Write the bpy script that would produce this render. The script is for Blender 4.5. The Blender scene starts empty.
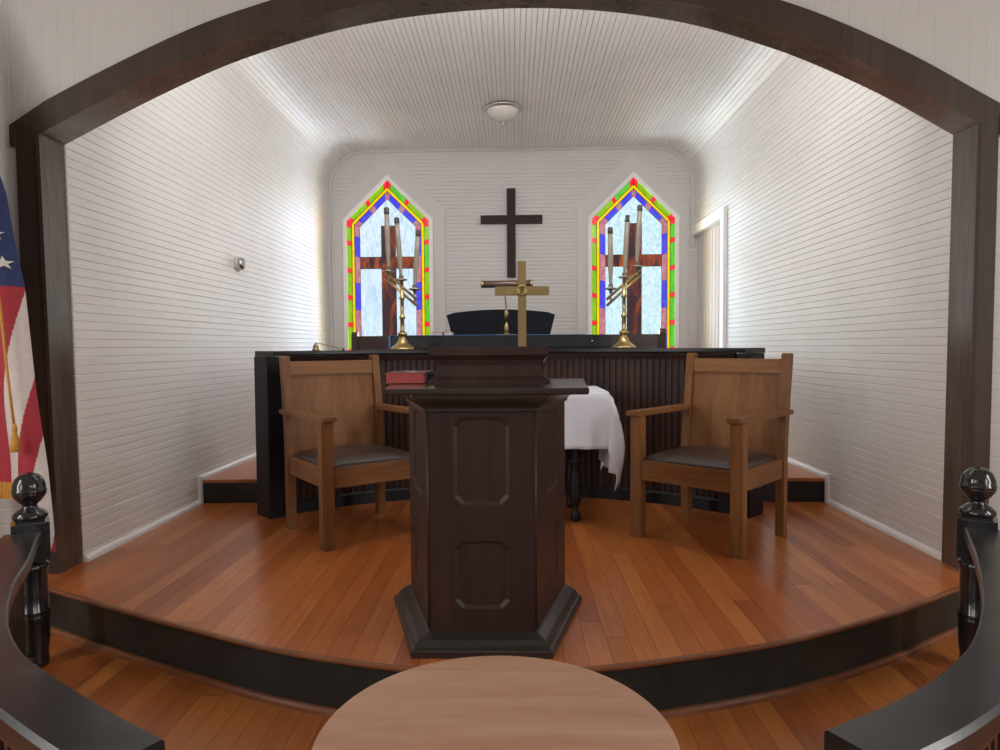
import bpy, bmesh, math, random
from mathutils import Vector, Matrix
random.seed(4)
C = bpy.context.scene.collection
PI = math.pi

# ------------------------------------------------------------------ materials
def nt(name):
    m = bpy.data.materials.new(name); m.use_nodes = True
    t = m.node_tree; t.nodes.clear()
    o = t.nodes.new('ShaderNodeOutputMaterial'); b = t.nodes.new('ShaderNodeBsdfPrincipled')
    t.links.new(b.outputs[0], o.inputs[0])
    return m, t, b, o

def N(t, typ, **kw):
    n = t.nodes.new(typ)
    for k, v in kw.items():
        if k.startswith('i_'):
            n.inputs[k[2:].replace('_', ' ')].default_value = v
        else:
            setattr(n, k, v)
    return n

def ramp(t, stops):
    r = t.nodes.new('ShaderNodeValToRGB')
    e = r.color_ramp.elements
    while len(e) < len(stops): e.new(0.5)
    for i, (p, c) in enumerate(stops):
        e[i].position = p; e[i].color = (*c, 1)
    return r

def coords(t, scale=(1, 1, 1), rot=(0, 0, 0)):
    tc = t.nodes.new('ShaderNodeTexCoord'); mp = t.nodes.new('ShaderNodeMapping')
    mp.inputs['Scale'].default_value = scale; mp.inputs['Rotation'].default_value = rot
    t.links.new(tc.outputs['Object'], mp.inputs['Vector'])
    return mp

def plain(name, col, rough=.5, metal=0, var=.06, nscale=8, coat=0, spec=.5, bump=0):
    m, t, b, o = nt(name)
    mp = coords(t)
    n = N(t, 'ShaderNodeTexNoise', i_Scale=nscale, i_Detail=5)
    t.links.new(mp.outputs[0], n.inputs['Vector'])
    lo = tuple(c*(1-var) for c in col); hi = tuple(min(1, c*(1+var)) for c in col)
    r = ramp(t, [(.3, lo), (.7, hi)])
    t.links.new(n.outputs['Fac'], r.inputs[0]); t.links.new(r.outputs[0], b.inputs['Base Color'])
    b.inputs['Roughness'].default_value = rough; b.inputs['Metallic'].default_value = metal
    b.inputs['Coat Weight'].default_value = coat; b.inputs['Specular IOR Level'].default_value = spec
    if bump:
        bp = N(t, 'ShaderNodeBump', i_Strength=bump, i_Distance=.003)
        t.links.new(n.outputs['Fac'], bp.inputs['Height']); t.links.new(bp.outputs[0], b.inputs['Normal'])
    return m

def wood(name, dark, mid, light, axis='z', scale=1.0, rough=.4, coat=0, spec=.5, stretch=14, bump=.08):
    m, t, b, o = nt(name)
    s = {'x': (1, stretch, stretch), 'y': (stretch, 1, stretch), 'z': (stretch, stretch, 1)}[axis]
    mp = coords(t, tuple(v*scale*2.2 for v in s))
    n = N(t, 'ShaderNodeTexNoise', i_Scale=1, i_Detail=8, i_Roughness=.62, i_Distortion=.9)
    t.links.new(mp.outputs[0], n.inputs['Vector'])
    mp2 = coords(t, tuple(v*scale for v in {'x': (1, 4, 4), 'y': (4, 1, 4), 'z': (4, 4, 1)}[axis]))
    n2 = N(t, 'ShaderNodeTexNoise', i_Scale=1.3, i_Detail=3)
    t.links.new(mp2.outputs[0], n2.inputs['Vector'])
    mx = N(t, 'ShaderNodeMath', operation='ADD'); mu = N(t, 'ShaderNodeMath', operation='MULTIPLY'); mu.inputs[1].default_value = .5
    t.links.new(n.outputs['Fac'], mx.inputs[0]); t.links.new(n2.outputs['Fac'], mx.inputs[1]); t.links.new(mx.outputs[0], mu.inputs[0])
    r = ramp(t, [(.32, dark), (.5, mid), (.66, light)])
    t.links.new(mu.outputs[0], r.inputs[0]); t.links.new(r.outputs[0], b.inputs['Base Color'])
    b.inputs['Roughness'].default_value = rough; b.inputs['Coat Weight'].default_value = coat
    b.inputs['Coat Roughness'].default_value = .15; b.inputs['Specular IOR Level'].default_value = spec
    bp = N(t, 'ShaderNodeBump', i_Strength=bump, i_Distance=.002)
    t.links.new(n.outputs['Fac'], bp.inputs['Height']); t.links.new(bp.outputs[0], b.inputs['Normal'])
    return m

def planks(name, cols, width=.085, length=2.6, rough=.25, coat=.3):
    """boards running along Y: every board its own tone, thin gaps, long grain"""
    m, t, b, o = nt(name)
    tc = t.nodes.new('ShaderNodeTexCoord'); sx = t.nodes.new('ShaderNodeSeparateXYZ')
    t.links.new(tc.outputs['Object'], sx.inputs[0])
    def M(op, a, bb=None, c=None):
        n = N(t, 'ShaderNodeMath', operation=op)
        for i, v in enumerate((a, bb, c)):
            if v is None: continue
            if hasattr(v, 'is_output'): t.links.new(v, n.inputs[i])
            else: n.inputs[i].default_value = v
        return n.outputs[0]
    xs = M('DIVIDE', sx.outputs[0], width); xi = M('FLOOR', xs); xf = M('FRACT', xs)
    w1 = N(t, 'ShaderNodeTexWhiteNoise', noise_dimensions='1D'); t.links.new(xi, w1.inputs['W'])
    ys = M('ADD', M('DIVIDE', sx.outputs[1], length), M('MULTIPLY', w1.outputs['Value'], 5))
    yi = M('FLOOR', ys); yf = M('FRACT', ys)
    cb = t.nodes.new('ShaderNodeCombineXYZ'); t.links.new(xi, cb.inputs[0]); t.links.new(yi, cb.inputs[1])
    w2 = N(t, 'ShaderNodeTexWhiteNoise', noise_dimensions='2D'); t.links.new(cb.outputs[0], w2.inputs['Vector'])
    # grain
    off = t.nodes.new('ShaderNodeVectorMath'); off.operation = 'ADD'
    sc3 = t.nodes.new('ShaderNodeVectorMath'); sc3.operation = 'SCALE'; sc3.inputs['Scale'].default_value = 9
    t.links.new(w2.outputs['Color'], sc3.inputs[0])
    t.links.new(tc.outputs['Object'], off.inputs[0]); t.links.new(sc3.outputs[0], off.inputs[1])
    mp = t.nodes.new('ShaderNodeMapping'); mp.inputs['Scale'].default_value = (34, 2.2, 10)
    t.links.new(off.outputs[0], mp.inputs[0])
    g = N(t, 'ShaderNodeTexNoise', i_Scale=1, i_Detail=7, i_Roughness=.6, i_Distortion=1.2); t.links.new(mp.outputs[0], g.inputs['Vector'])
    fac = M('ADD', M('MULTIPLY', w2.outputs['Value'], .42), M('MULTIPLY', g.outputs['Fac'], .72))
    k = len(cols)
    r = ramp(t, [(.15+.7*i/(k-1), c) for i, c in enumerate(cols)])
    t.links.new(fac, r.inputs[0])
    gx = M('MINIMUM', xf, M('SUBTRACT', 1.0, xf)); gy = M('MINIMUM', yf, M('SUBTRACT', 1.0, yf))
    line = M('MAXIMUM', M('LESS_THAN', gx, .012), M('LESS_THAN', gy, .0006))
    mix = N(t, 'ShaderNodeMix', data_type='RGBA')
    t.links.new(line, mix.inputs[0]); t.links.new(r.outputs[0], mix.inputs[6]); mix.inputs[7].default_value = (.03, .012, .006, 1)
    t.links.new(mix.outputs[2], b.inputs['Base Color'])
    b.inputs['Roughness'].default_value = rough; b.inputs['Coat Weight'].default_value = coat; b.inputs['Coat Roughness'].default_value = .12
    ht = M('SUBTRACT', M('MULTIPLY', g.outputs['Fac'], .25), line)
    bp = N(t, 'ShaderNodeBump', i_Strength=.25, i_Distance=.002)
    t.links.new(ht, bp.inputs['Height']); t.links.new(bp.outputs[0], b.inputs['Normal'])
    return m

def glass_mat(name, c1, c2, scale=30, stretch=(1, 1, 1), lo=.36, hi=.62):
    """sheet of coloured church glass: daylight outside soaks through it"""
    m = bpy.data.materials.new(name); m.use_nodes = True
    t = m.node_tree; t.nodes.clear()
    o = t.nodes.new('ShaderNodeOutputMaterial')
    mp = coords(t, stretch)
    n = N(t, 'ShaderNodeTexNoise', i_Scale=scale, i_Detail=6, i_Roughness=.6, i_Distortion=.8)
    t.links.new(mp.outputs[0], n.inputs['Vector'])
    r = ramp(t, [(lo, c1), (hi, c2)]); t.links.new(n.outputs['Fac'], r.inputs[0])
    tr = t.nodes.new('ShaderNodeBsdfTranslucent'); t.links.new(r.outputs[0], tr.inputs[0])
    tp = t.nodes.new('ShaderNodeBsdfTransparent'); t.links.new(r.outputs[0], tp.inputs[0])
    gl = t.nodes.new('ShaderNodeBsdfGlossy'); gl.inputs['Roughness'].default_value = .15
    m1 = t.nodes.new('ShaderNodeMixShader'); m1.inputs[0].default_value = .02
    t.links.new(tp.outputs[0], m1.inputs[1]); t.links.new(tr.outputs[0], m1.inputs[2])
    mx = t.nodes.new('ShaderNodeMixShader'); mx.inputs[0].default_value = .03
    t.links.new(m1.outputs[0], mx.inputs[1]); t.links.new(gl.outputs[0], mx.inputs[2])
    t.links.new(mx.outputs[0], o.inputs[0])
    return m

M_ = {}
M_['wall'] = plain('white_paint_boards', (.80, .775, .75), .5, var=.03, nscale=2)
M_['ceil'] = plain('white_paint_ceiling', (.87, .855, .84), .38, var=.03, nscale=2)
M_['nave'] = plain('dimmed_nave_paint', (.50, .475, .45), .55, var=.03, nscale=2)  # wall colour darkened to stand in for the dimmer light in the nave
M_['trimw'] = plain('white_gloss_trim', (.90, .885, .86), .45, var=.02)
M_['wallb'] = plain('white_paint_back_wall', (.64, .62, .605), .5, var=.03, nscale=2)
M_['brown'] = wood('dark_brown_casing', (.036, .022, .016), (.048, .030, .022), (.062, .040, .030), 'z', rough=.55, spec=.25)
M_['reveal'] = wood('pale_brown_reveal', (.07, .050, .038), (.105, .078, .060), (.15, .118, .095), 'z', rough=.25, coat=.8)  # paler, glossier brown for arch faces not turned to the nave
M_['floor'] = planks('heart_pine_boards', [(.17, .036, .009), (.36, .092, .021), (.45, .132, .032), (.56, .20, .058)], rough=.30, coat=.12)
M_['floor2'] = planks('heart_pine_step_boards', [(.15, .034, .007), (.32, .085, .015), (.40, .12, .022), (.48, .165, .036)], rough=.36, coat=.1)
M_['navefloor'] = planks('nave_floor_boards', [(.12, .04, .012), (.2, .07, .02), (.28, .1, .035)], rough=.4, coat=.2)
M_['nose'] = wood('pine_nosing', (.12, .035, .010), (.20, .065, .02), (.26, .095, .03), 'x', rough=.3, coat=.3)
M_['black'] = plain('black_paint', (.012, .013, .014), .38, var=.35, nscale=6, bump=.1)
M_['riser'] = plain('black_riser_paint', (.020, .024, .022), .38, var=.5, nscale=4, bump=.1)
M_['rail'] = wood('black_lacquer_rail', (.006, .006, .007), (.014, .014, .014), (.034, .033, .030), 'x', scale=1.6, rough=.32, coat=.2, stretch=3, bump=.25)
M_['newel'] = plain('black_gloss_paint', (.010, .010, .011), .2, var=.2, coat=.5)
M_['slat'] = wood('dark_slat_wood', (.03, .016, .01), (.05, .027, .017), (.07, .038, .024), 'z', rough=.35)
M_['counter'] = wood('dark_brown_beadboard', (.030, .015, .012), (.047, .024, .020), (.068, .036, .030), 'z', rough=.5, coat=0, spec=.25)
M_['cap'] = plain('black_counter_cap', (.010, .009, .010), .3, var=.2, coat=0, spec=.3)
M_['cend'] = plain('black_counter_end', (.012, .010, .013), .45, var=.2, spec=.25)
M_['mahog'] = wood('mahogany_pulpit', (.022, .011, .009), (.034, .016, .014), (.050, .024, .019), 'z', rough=.42, coat=0, spec=.35)
M_['mahogx'] = wood('mahogany_slab', (.020, .012, .011), (.028, .018, .016), (.042, .027, .023), 'x', rough=.22, coat=.5)
M_['mold'] = wood('dark_mold_wood', (.018, .014, .012), (.028, .022, .019), (.045, .035, .030), 'x', rough=.34, coat=.2)
oak = ((.125, .048, .014), (.205, .084, .027), (.28, .125, .045))
for a in 'xyz': M_['oak'+a] = wood('oak_'+a, *oak, axis=a, rough=.45, coat=0, spec=.3)
M_['leather'] = plain('brown_leather', (.052, .030, .026), .36, var=.15, nscale=40, bump=.1, coat=.1)
M_['tabletop'] = wood('worn_table_top', (.34, .165, .095), (.45, .24, .15), (.54, .32, .21), 'x', rough=.42, coat=.1, stretch=8)
M_['tablerim'] = wood('table_edge_wood', (.2, .1, .05), (.3, .17, .1), (.4, .25, .15), 'x', rough=.35)
M_['darktable'] = wood('dark_turned_wood', (.008, .007, .007), (.013, .011, .010), (.02, .016, .015), 'z', rough=.45, spec=.25)
M_['cloth'] = plain('white_linen', (.70, .71, .78), .8, var=.03, nscale=60, bump=.1)
M_['brass'] = plain('aged_brass', (.44, .325, .145), .30, metal=1, var=.12, nscale=20)
M_['brasscross'] = plain('satin_brass', (.40, .30, .14), .40, metal=1, var=.08, nscale=12)
M_['brassdark'] = plain('tarnished_brass', (.30, .22, .11), .34, metal=1, var=.2, nscale=25)
M_['pewter'] = plain('dull_drip_cup', (.42, .37, .31), .28, metal=1, var=.1)
M_['candle'] = plain('ivory_candle', (.27, .235, .18), .4, var=.06)
M_['tip'] = plain('dark_candle_cap', (.035, .028, .022), .4)
M_['organ'] = plain('black_organ_case', (.010, .014, .018), .3, var=.2, coat=.4)
M_['rack'] = plain('black_music_rack', (.006, .008, .012), .45, var=.2)
M_['blue'] = plain('blue_cloth', (.09, .21, .42), .8, var=.12, nscale=40)
M_['bench'] = wood('dark_bench_wood', (.030, .018, .015), (.046, .028, .024), (.06, .037, .031), 'x', rough=.35, coat=.2)
M_['wcross'] = wood('dark_cross_wood', (.026, .013, .012), (.034, .018, .016), (.045, .024, .021), 'z', rough=.6, spec=.25)
M_['nickel'] = plain('brushed_nickel', (.55, .52, .48), .3, metal=1, var=.05)
M_['bowl'] = plain('frosted_bowl_glass', (.66, .63, .58), .35, var=.03)
M_['silver'] = plain('silver_fitting', (.55, .55, .55), .2, metal=1)
M_['fitting'] = plain('grey_plastic', (.55, .55, .54), .3)
M_['redcover'] = plain('red_book_cover', (.34, .075, .060), .22, var=.08, coat=.6)
M_['redpage'] = plain('red_page_edges', (.33, .050, .045), .45, var=.08, nscale=60)
M_['bookdark'] = plain('dark_book_spine', (.03, .015, .015), .4)
M_['f_red'] = plain('flag_red', (.36, .022, .035), .7, var=.1, nscale=40)
M_['f_white'] = plain('flag_white', (.62, .55, .51), .75, var=.05, nscale=40)
M_['f_blue'] = plain('flag_blue', (.018, .032, .12), .7, var=.15, nscale=40)
M_['star'] = plain('flag_star_white', (.70, .67, .58), .7)
M_['gold'] = plain('gold_fringe', (.52, .25, .03), .6, var=.2, nscale=90)
M_['pole'] = wood('flag_pole_wood', (.12, .06, .03), (.2, .1, .05), (.26, .14, .07), 'z', rough=.35)
M_['door'] = plain('door_white_paint', (.74, .65, .61), .7, var=.03)
M_['lead'] = plain('lead_came', (.02, .022, .028), .4)
# church glass
GL = ['g_green', 'g_lime', 'g_red', 'g_yellow', 'g_blue', 'g_pink', 'g_clear', 'g_brown']
M_['g_green'] = glass_mat('glass_green', (.07, .42, .03), (.16, .56, .04), 14, (3, 3, .6))
M_['g_lime'] = glass_mat('glass_lime', (.19, .42, .006), (.31, .53, .012), 14, (3, 3, .6))
M_['g_red'] = glass_mat('glass_red', (.85, .01, .03), (.95, .03, .05), 20)
M_['g_yellow'] = glass_mat('glass_yellow', (.95, .55, .0), (.98, .68, .0), 14)
M_['g_blue'] = glass_mat('glass_violet_blue', (.05, .04, .62), (.09, .08, .74), 14)
M_['g_pink'] = glass_mat('glass_pink', (.42, .12, .17), (.60, .26, .30), 22, (2, 2, .8))
M_['g_clear'] = glass_mat('glass_pale_blue', (.50, .66, .78), (.80, .87, .93), 8, (2.6, 2.6, .8), .34, .68)
M_['g_clear2'] = glass_mat('glass_pale_teal', (.46, .70, .73), (.80, .90, .93), 16, (1.6, 1.6, 1.2), .34, .68)
M_['g_brown'] = glass_mat('glass_brown_swirl', (.05, .024, .026), (.62, .10, .012), 2.4, (2.6, 2.6, .8), .48, .71)

# ------------------------------------------------------------------ mesh helpers
class MB:
    def __init__(s): s.bm = bmesh.new(); s.T = Matrix.Identity(4)
    def v(s, p): return s.bm.verts.new(s.T @ Vector(p))
    def face(s, vs, mi=0, smooth=False):
        try: f = s.bm.faces.new(vs)
        except ValueError: return None
        f.material_index = mi; f.smooth = smooth
        return f
    def poly(s, pts, mi=0): return s.face([s.v(p) for p in pts], mi)
    def box(s, lo, hi, bevel=0, mat=None, mi=0):
        lo, hi = Vector(lo), Vector(hi)
        b2 = bmesh.new(); bmesh.ops.create_cube(b2, size=1)
        for v in b2.verts: v.co = Vector([(lo[i]+hi[i])/2 + v.co[i]*(hi[i]-lo[i]) for i in range(3)])
        if bevel: bmesh.ops.bevel(b2, geom=list(b2.edges), offset=bevel, segments=2, affect='EDGES', clamp_overlap=True)
        s.add(b2, mat, mi); return s
    def add(s, b2, mat=None, mi=0):
        mm = s.T @ mat if mat is not None else s.T
        vm = {v: s.bm.verts.new(mm @ v.co) for v in b2.verts}
        for f in b2.faces:
            nf = s.face([vm[v] for v in f.verts], mi, f.smooth)
        b2.free()
    def rings(s, rings, closed=True, caps=True, mi=0, smooth=True):
        R = [[s.v(p) for p in r] for r in rings]
        n = len(R[0])
        for a, b in zip(R, R[1:]):
            for i in range(n if closed else n-1):
                j = (i+1) % n
                s.face([a[i], a[j], b[j], b[i]], mi, smooth)
        if caps:
            s.face(list(reversed(R[0])), mi); s.face(R[-1], mi)
        return s
    def lathe(s, prof, seg=32, c=(0, 0, 0), mi=0, smooth=True, axis=None):
        c = Vector(c)
        q = Matrix.Identity(3) if axis is None else Vector((0, 0, 1)).rotation_difference(Vector(axis)).to_matrix()
        rr = [[c + q @ Vector((max(r, 1e-4)*math.cos(2*PI*k/seg), max(r, 1e-4)*math.sin(2*PI*k/seg), z)) for k in range(seg)] for r, z in prof]
        return s.rings(rr, mi=mi, smooth=smooth)
    def tube(s, pts, r, seg=12, mi=0):
        pts = [Vector(p) for p in pts]
        rs = r if isinstance(r, (list, tuple)) else [r]*len(pts)
        out = []; up = Vector((0, 0, 1))
        for i, p in enumerate(pts):
            d = (pts[min(i+1, len(pts)-1)] - pts[max(i-1, 0)]).normalized()
            a = d.cross(up)
            if a.length < .05: a = d.cross(Vector((0, 1, 0)))
            a.normalize(); b = a.cross(d)
            out.append([p + rs[i]*(a*math.cos(2*PI*k/seg)+b*math.sin(2*PI*k/seg)) for k in range(seg)])
        return s.rings(out, mi=mi)
    def sweep(s, path, prof, closed_prof=True, mi=0, smooth=False, caps=True):
        """path: list of (x,y) in plan, prof: list of (offset to the left of travel, z)"""
        P = [Vector((p[0], p[1], 0)) for p in path]; rr = []
        for i, p in enumerate(P):
            d1 = (P[i]-P[i-1]).normalized() if i else (P[1]-P[0]).normalized()
            d2 = (P[i+1]-P[i]).normalized() if i < len(P)-1 else d1
            n1 = Vector((-d1.y, d1.x, 0)); n2 = Vector((-d2.y, d2.x, 0))
            n = (n1+n2).normalized(); k = 1/max(.3, n.dot(n1))
            rr.append([p + n*k*o + Vector((0, 0, z)) for o, z in prof])
        return s.rings(rr, closed=closed_prof, caps=caps and closed_prof, mi=mi, smooth=smooth)
    def prism(s, poly, z0, z1, bevel=0, mi=0):
        b2 = bmesh.new()
        a = [b2.verts.new((x, y, z0)) for x, y in poly]; b = [b2.verts.new((x, y, z1)) for x, y in poly]
        n = len(poly)
        b2.faces.new(list(reversed(a))); b2.faces.new(b)
        for i in range(n): b2.faces.new([a[i], a[(i+1) % n], b[(i+1) % n], b[i]])
        bmesh.ops.recalc_face_normals(b2, faces=b2.faces)
        if bevel: bmesh.ops.bevel(b2, geom=list(b2.edges), offset=bevel, segments=2, affect='EDGES', clamp_overlap=True)
        s.add(b2, None, mi); return s
    def build(s, name, mats, parent=None, recalc=True, smooth_angle=None):
        if recalc: bmesh.ops.recalc_face_normals(s.bm, faces=s.bm.faces)
        me = bpy.data.meshes.new(name); s.bm.to_mesh(me); s.bm.free()
        for m in (mats if isinstance(mats, (list, tuple)) else [mats]): me.materials.append(m)
        o = bpy.data.objects.new(name, me); C.objects.link(o)
        if parent is not None: o.parent = parent
        return o

def thing(name, label, cat, loc=(0, 0, 0), rz=0, group=None):
    o = bpy.data.objects.new(name, None); C.objects.link(o)
    o.location = loc; o.rotation_euler = (0, 0, rz); o.empty_display_size = .1
    o['label'] = label; o['category'] = cat
    if group: o['group'] = group
    return o
def tag(o, label, cat, group=None):
    o['label'] = label; o['category'] = cat
    if group: o['group'] = group
    return o
def struct(o, label=None, cat=None):
    o['kind'] = 'structure'
    if label: o['label'] = label
    if cat: o['category'] = cat
    return o
def lerp_curve(pts, n):
    """Catmull-Rom through pts"""
    out = []; P = [Vector(p) for p in pts]
    P = [2*P[0]-P[1]] + P + [2*P[-1]-P[-2]]
    for i in range(1, len(P)-2):
        for k in range(n):
            t = k/n
            out.append(.5*((2*P[i]) + (-P[i-1]+P[i+1])*t + (2*P[i-1]-5*P[i]+4*P[i+1]-P[i+2])*t*t + (-P[i-1]+3*P[i]-3*P[i+1]+P[i+2])*t**3))
    out.append(P[-2]); return out

# ------------------------------------------------------------------ key dimensions (stage floor is z = 0)
ZL, ZN, ZP = -.21, -.40, .17           # altar platform, nave floor, organ platform
YA0, YA1, YB = 3.26, 3.44, 8.34        # arch front / back, rear wall
XLb, XLt, XR = -2.235, -2.262, 2.178   # chancel side walls
HC = 3.49                              # chancel ceiling

# ------------------------------------------------------------------ floors
stage_pts = [(-2.85, 3.50), (-2.55, 3.29), (-2.18, 3.086), (-1.70, 2.835), (-1.245, 2.612), (-.824, 2.425), (-.365, 2.300), (-.055, 2.278), (.255, 2.305), (.65, 2.405), (1.074, 2.555), (1.55, 2.80), (2.008, 3.09), (2.45, 3.33), (2.75, 3.50)]
edge = [(v.x, v.y) for v in lerp_curve([(*p, 0) for p in stage_pts], 6)]
mb = MB(); mb.prism(edge + [(2.75, YB+.1), (-2.85, YB+.1)], -.02, 0)
struct(mb.build('floor_chancel', M_['floor']))
mb = MB()   # rounded nosing of the stage edge
prof = [(.0, -.0005), (-.012, -.001), (-.018, -.006), (-.018, -.013), (-.012, -.019), (.003, -.021)]
mb.sweep(edge, prof, smooth=False)
struct(mb.build('trim_stage', M_['nose']))
mb = MB()
mb.sweep(edge, [(.003, -.0205), (.003, ZL), (.05, ZL), (.05, -.0205)])
struct(mb.build('wall_riser', M_['riser']))
mb = MB()   # quarter-round shoe at the foot of the riser
mb.sweep(edge, [(.004, ZL+.022), (-.008, ZL+.020), (-.017, ZL+.012), (-.021, ZL), (.004, ZL)])
struct(mb.build('trim_shoe', M_['nose']))
mb = MB(); mb.box((-3.7, .35, ZL-.03), (3.7, 3.6, ZL)); mb.box((-3.7, .38, ZN), (3.7, .42, ZL-.03))
struct(mb.build('floor_altar', M_['floor2']))
mb = MB(); mb.box((-3.7, -7, ZN-.05), (3.7, .40, ZN)); struct(mb.build('floor', M_['navefloor']))

# organ platform behind the counter, its black risers
CX, CY, CR = -.045, 2.89, 2.11          # centre and radius of the curved counter front
def arc(R, a0, a1, n=48): return [(CX+R*math.sin(a0+(a1-a0)*k/n), CY+R*math.cos(a0+(a1-a0)*k/n)) for k in range(n+1)]
pf = [(XLb-.05, 4.75)]
for x, y in arc(2.24, -1.0, 1.0, 40):
    if y > 4.75: pf.append((x, y))
pf += [(XR+.05, 4.75)]
mb = MB(); mb.prism(pf + [(XR+.05, YB+.05), (XLb-.05, YB+.05)], ZP-.022, ZP); struct(mb.build('floor_platform', M_['floor']))
mb = MB(); mb.sweep(pf, [(.012, 0), (.012, ZP-.022), (.04, ZP-.022), (.04, 0)])
struct(mb.build('wall_platform', M_['black']))

# ------------------------------------------------------------------ chancel shell: boarded walls, coves and ceiling in one run
def boarded(pts, pitch, gw=.010, gd=.007):
    """walk a polyline, cut a groove every pitch; returns (point, inward depth normal) list"""
    P = [Vector(p) for p in pts]; L = [0]
    for a, b in zip(P, P[1:]): L.append(L[-1]+(b-a).length)
    def at(s):
        for i in range(len(P)-1):
            if s <= L[i+1] or i == len(P)-2:
                d = (P[i+1]-P[i]); d.normalize()
                return P[i]+d*(s-L[i]), d
    out = []; k = 0; tot = L[-1]
    brk = list(L)
    ss = set(round(x, 5) for x in brk)
    s = pitch/2
    marks = []
    while s < tot-gw:
        deep = gd if k % 2 == 0 else gd*.75
        marks += [(s-gw*.5, 0), (s-gw*.15, deep), (s+gw*.2, deep), (s+gw*.5, 0)]
        s += pitch; k += 1
    for x in ss:
        if all(abs(x-m[0]) > gw*.2 for m in marks) and not any(m0[0] < x < m1[0] for m0, m1 in zip(marks[0::4], marks[3::4])):
            marks.append((x, 0))
    marks.sort()
    for s, dep in marks:
        p, d = at(s); out.append((p, d, dep))
    return out
def cove(cx, cz, r, a0, a1, n=10): return [(cx+r*math.cos(a0+(a1-a0)*k/n), cz+r*math.sin(a0+(a1-a0)*k/n)) for k in range(n+1)]
RC = .46
left_wall = [(XLb, -.02), (XLb*.5+XLt*.5, 1.2), (XLt, 2.2), (XLt+.02, HC-RC)]
cov_l = cove(XLt+.02+RC, HC-RC, RC, PI, PI/2)
cov_r = cove(XR-RC, HC-RC, RC, PI/2, 0)
right_wall = [(XR, HC-RC), (XR, -.02)]
def shell(name, pts, y0, y1, pitch, mat, inward, outer=.09, gd=.0065):
    """inward: function(direction) -> normal pointing into the room (x,z)"""
    bp = boarded([(*p, 0) for p in pts], pitch, gd=gd)
    mb = MB(); rows = []
    for p, d, dep in bp:
        n = inward(d)
        rows.append((p.x-n[0]*dep, p.y-n[1]*dep))
    A = [mb.v((x, y0, z)) for x, z in rows]; B = [mb.v((x, y1, z)) for x, z in rows]
    for i in range(len(rows)-1): mb.face([A[i], A[i+1], B[i+1], B[i]])
    back = []
    for (p, d, dep) in bp:
        n = inward(d); back.append((p.x-n[0]*outer, p.y-n[1]*outer))
    A2 = [mb.v((x, y0, z)) for x, z in back]; B2 = [mb.v((x, y1, z)) for x, z in back]
    for i in range(len(rows)-1):
        mb.face([A2[i], B2[i], B2[i+1], A2[i+1]]); mb.face([A[i], A2[i], A2[i+1], A[i+1]]); mb.face([B[i], B[i+1], B2[i+1], B2[i]])
    mb.face([A[0], B[0], B2[0], A2[0]]); mb.face([A[-1], A2[-1], B2[-1], B[-1]])
    return struct(mb.build(name, mat))
rt = lambda d: (d.y, -d.x)      # travelling up the left wall, over, and down the right: inside is to the right
shell('wall_left', left_wall + cov_l[1:5], YA1, YB+.05, .046, M_['wall'], rt)
shell('ceiling', cov_l[4:] + cov_r[:7], YA1, YB+.05, .041, M_['ceil'], rt, gd=.010)
YD = 7.14
shell('wall_right', cov_r[6:] + right_wall[1:], YA1, YD, .046, M_['wall'], rt)
shell('wall_overdoor', cov_r[6:] + [(XR, 2.50)], YD, YB+.05, .046, M_['wall'], rt)

# back wall: horizontal boards around the two gabled window openings
WZ0, WZS, WZA, WHW = .92, 2.635, 3.128, .503
WINS = [(-1.527, 'g_clear'), (1.447, 'g_clear2')]
def hole_hw(z):
    if z <= WZ0 or z >= WZA+.03: return 0
    return WHW+.02 if z <= WZS else (WHW+.02)*(WZA+.03-z)/(WZA+.03-WZS)
zs = []
z = -.02; k = 0
while z < HC+.08:
    zs += [(z, 0), (z+.036, 0), (z+.039, .006), (z+.043, .006)]; z += .046
for zz in (WZ0, WZ0+.001, WZS, WZA+.03): zs.append((zz, 0))
zs.sort()
mb = MB()
for (z0, d0), (z1, d1) in zip(zs, zs[1:]):
    h0, h1 = hole_hw(z0+1e-6), hole_hw(z1-1e-6)
    xs0 = [-2.36]; xs1 = [-2.36]
    if h0 or h1:
        for cx, _ in WINS:
            xs0 += [cx-h0, cx+h0]; xs1 += [cx-h1, cx+h1]
    xs0.append(2.27); xs1.append(2.27)
    for i in range(0, len(xs0), 2):
        mb.poly([(xs0[i], YB+d0, z0), (xs0[i+1], YB+d0, z0), (xs1[i+1], YB+d1, z1), (xs1[i], YB+d1, z1)])
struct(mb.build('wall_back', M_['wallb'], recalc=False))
# picture-mould where back wall meets cove and ceiling
path = [(XLb, 0)] + left_wall[1:] + cov_l[1:] + cov_r + [(XR, 2.3)]
mb = MB()
rr = []
PP = [Vector((x, z)) for x, z in path]
for i, p in enumerate(PP):
    d = (PP[min(i+1, len(PP)-1)]-PP[max(i-1, 0)]).normalized(); n = Vector((d.y, -d.x))
    rr.append([(p.x+n.x*a, YB-b, p.y+n.y*a) for a, b in ((0, 0), (0, .030), (.010, .032), (.022, .022), (.030, .010), (.030, 0))])
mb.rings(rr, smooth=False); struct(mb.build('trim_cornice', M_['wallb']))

# baseboards / shoe strips that climb the platform step
def strip(name, X, sgn):
    q = [(0, 0), (0, .034), (sgn*.010, .032), (sgn*.020, .018), (sgn*.022, 0)]
    mb = MB()
    mb.rings([[(X+a, y, z) for a, z in q] for y in (YA1, 4.75-.03)], smooth=False)
    mb.rings([[(X+a, y, z+ZP) for a, z in q] for y in (4.72, YB if sgn > 0 else YD-.1)], smooth=False)
    mb.box((min(X, X+sgn*.022), 4.71, 0), (max(X, X+sgn*.022), 4.755, ZP+.034), .004)
    struct(mb.build(name, M_['trimw']))
strip('baseboard_left', XLb, 1); strip('baseboard_right', XR, -1)

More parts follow.
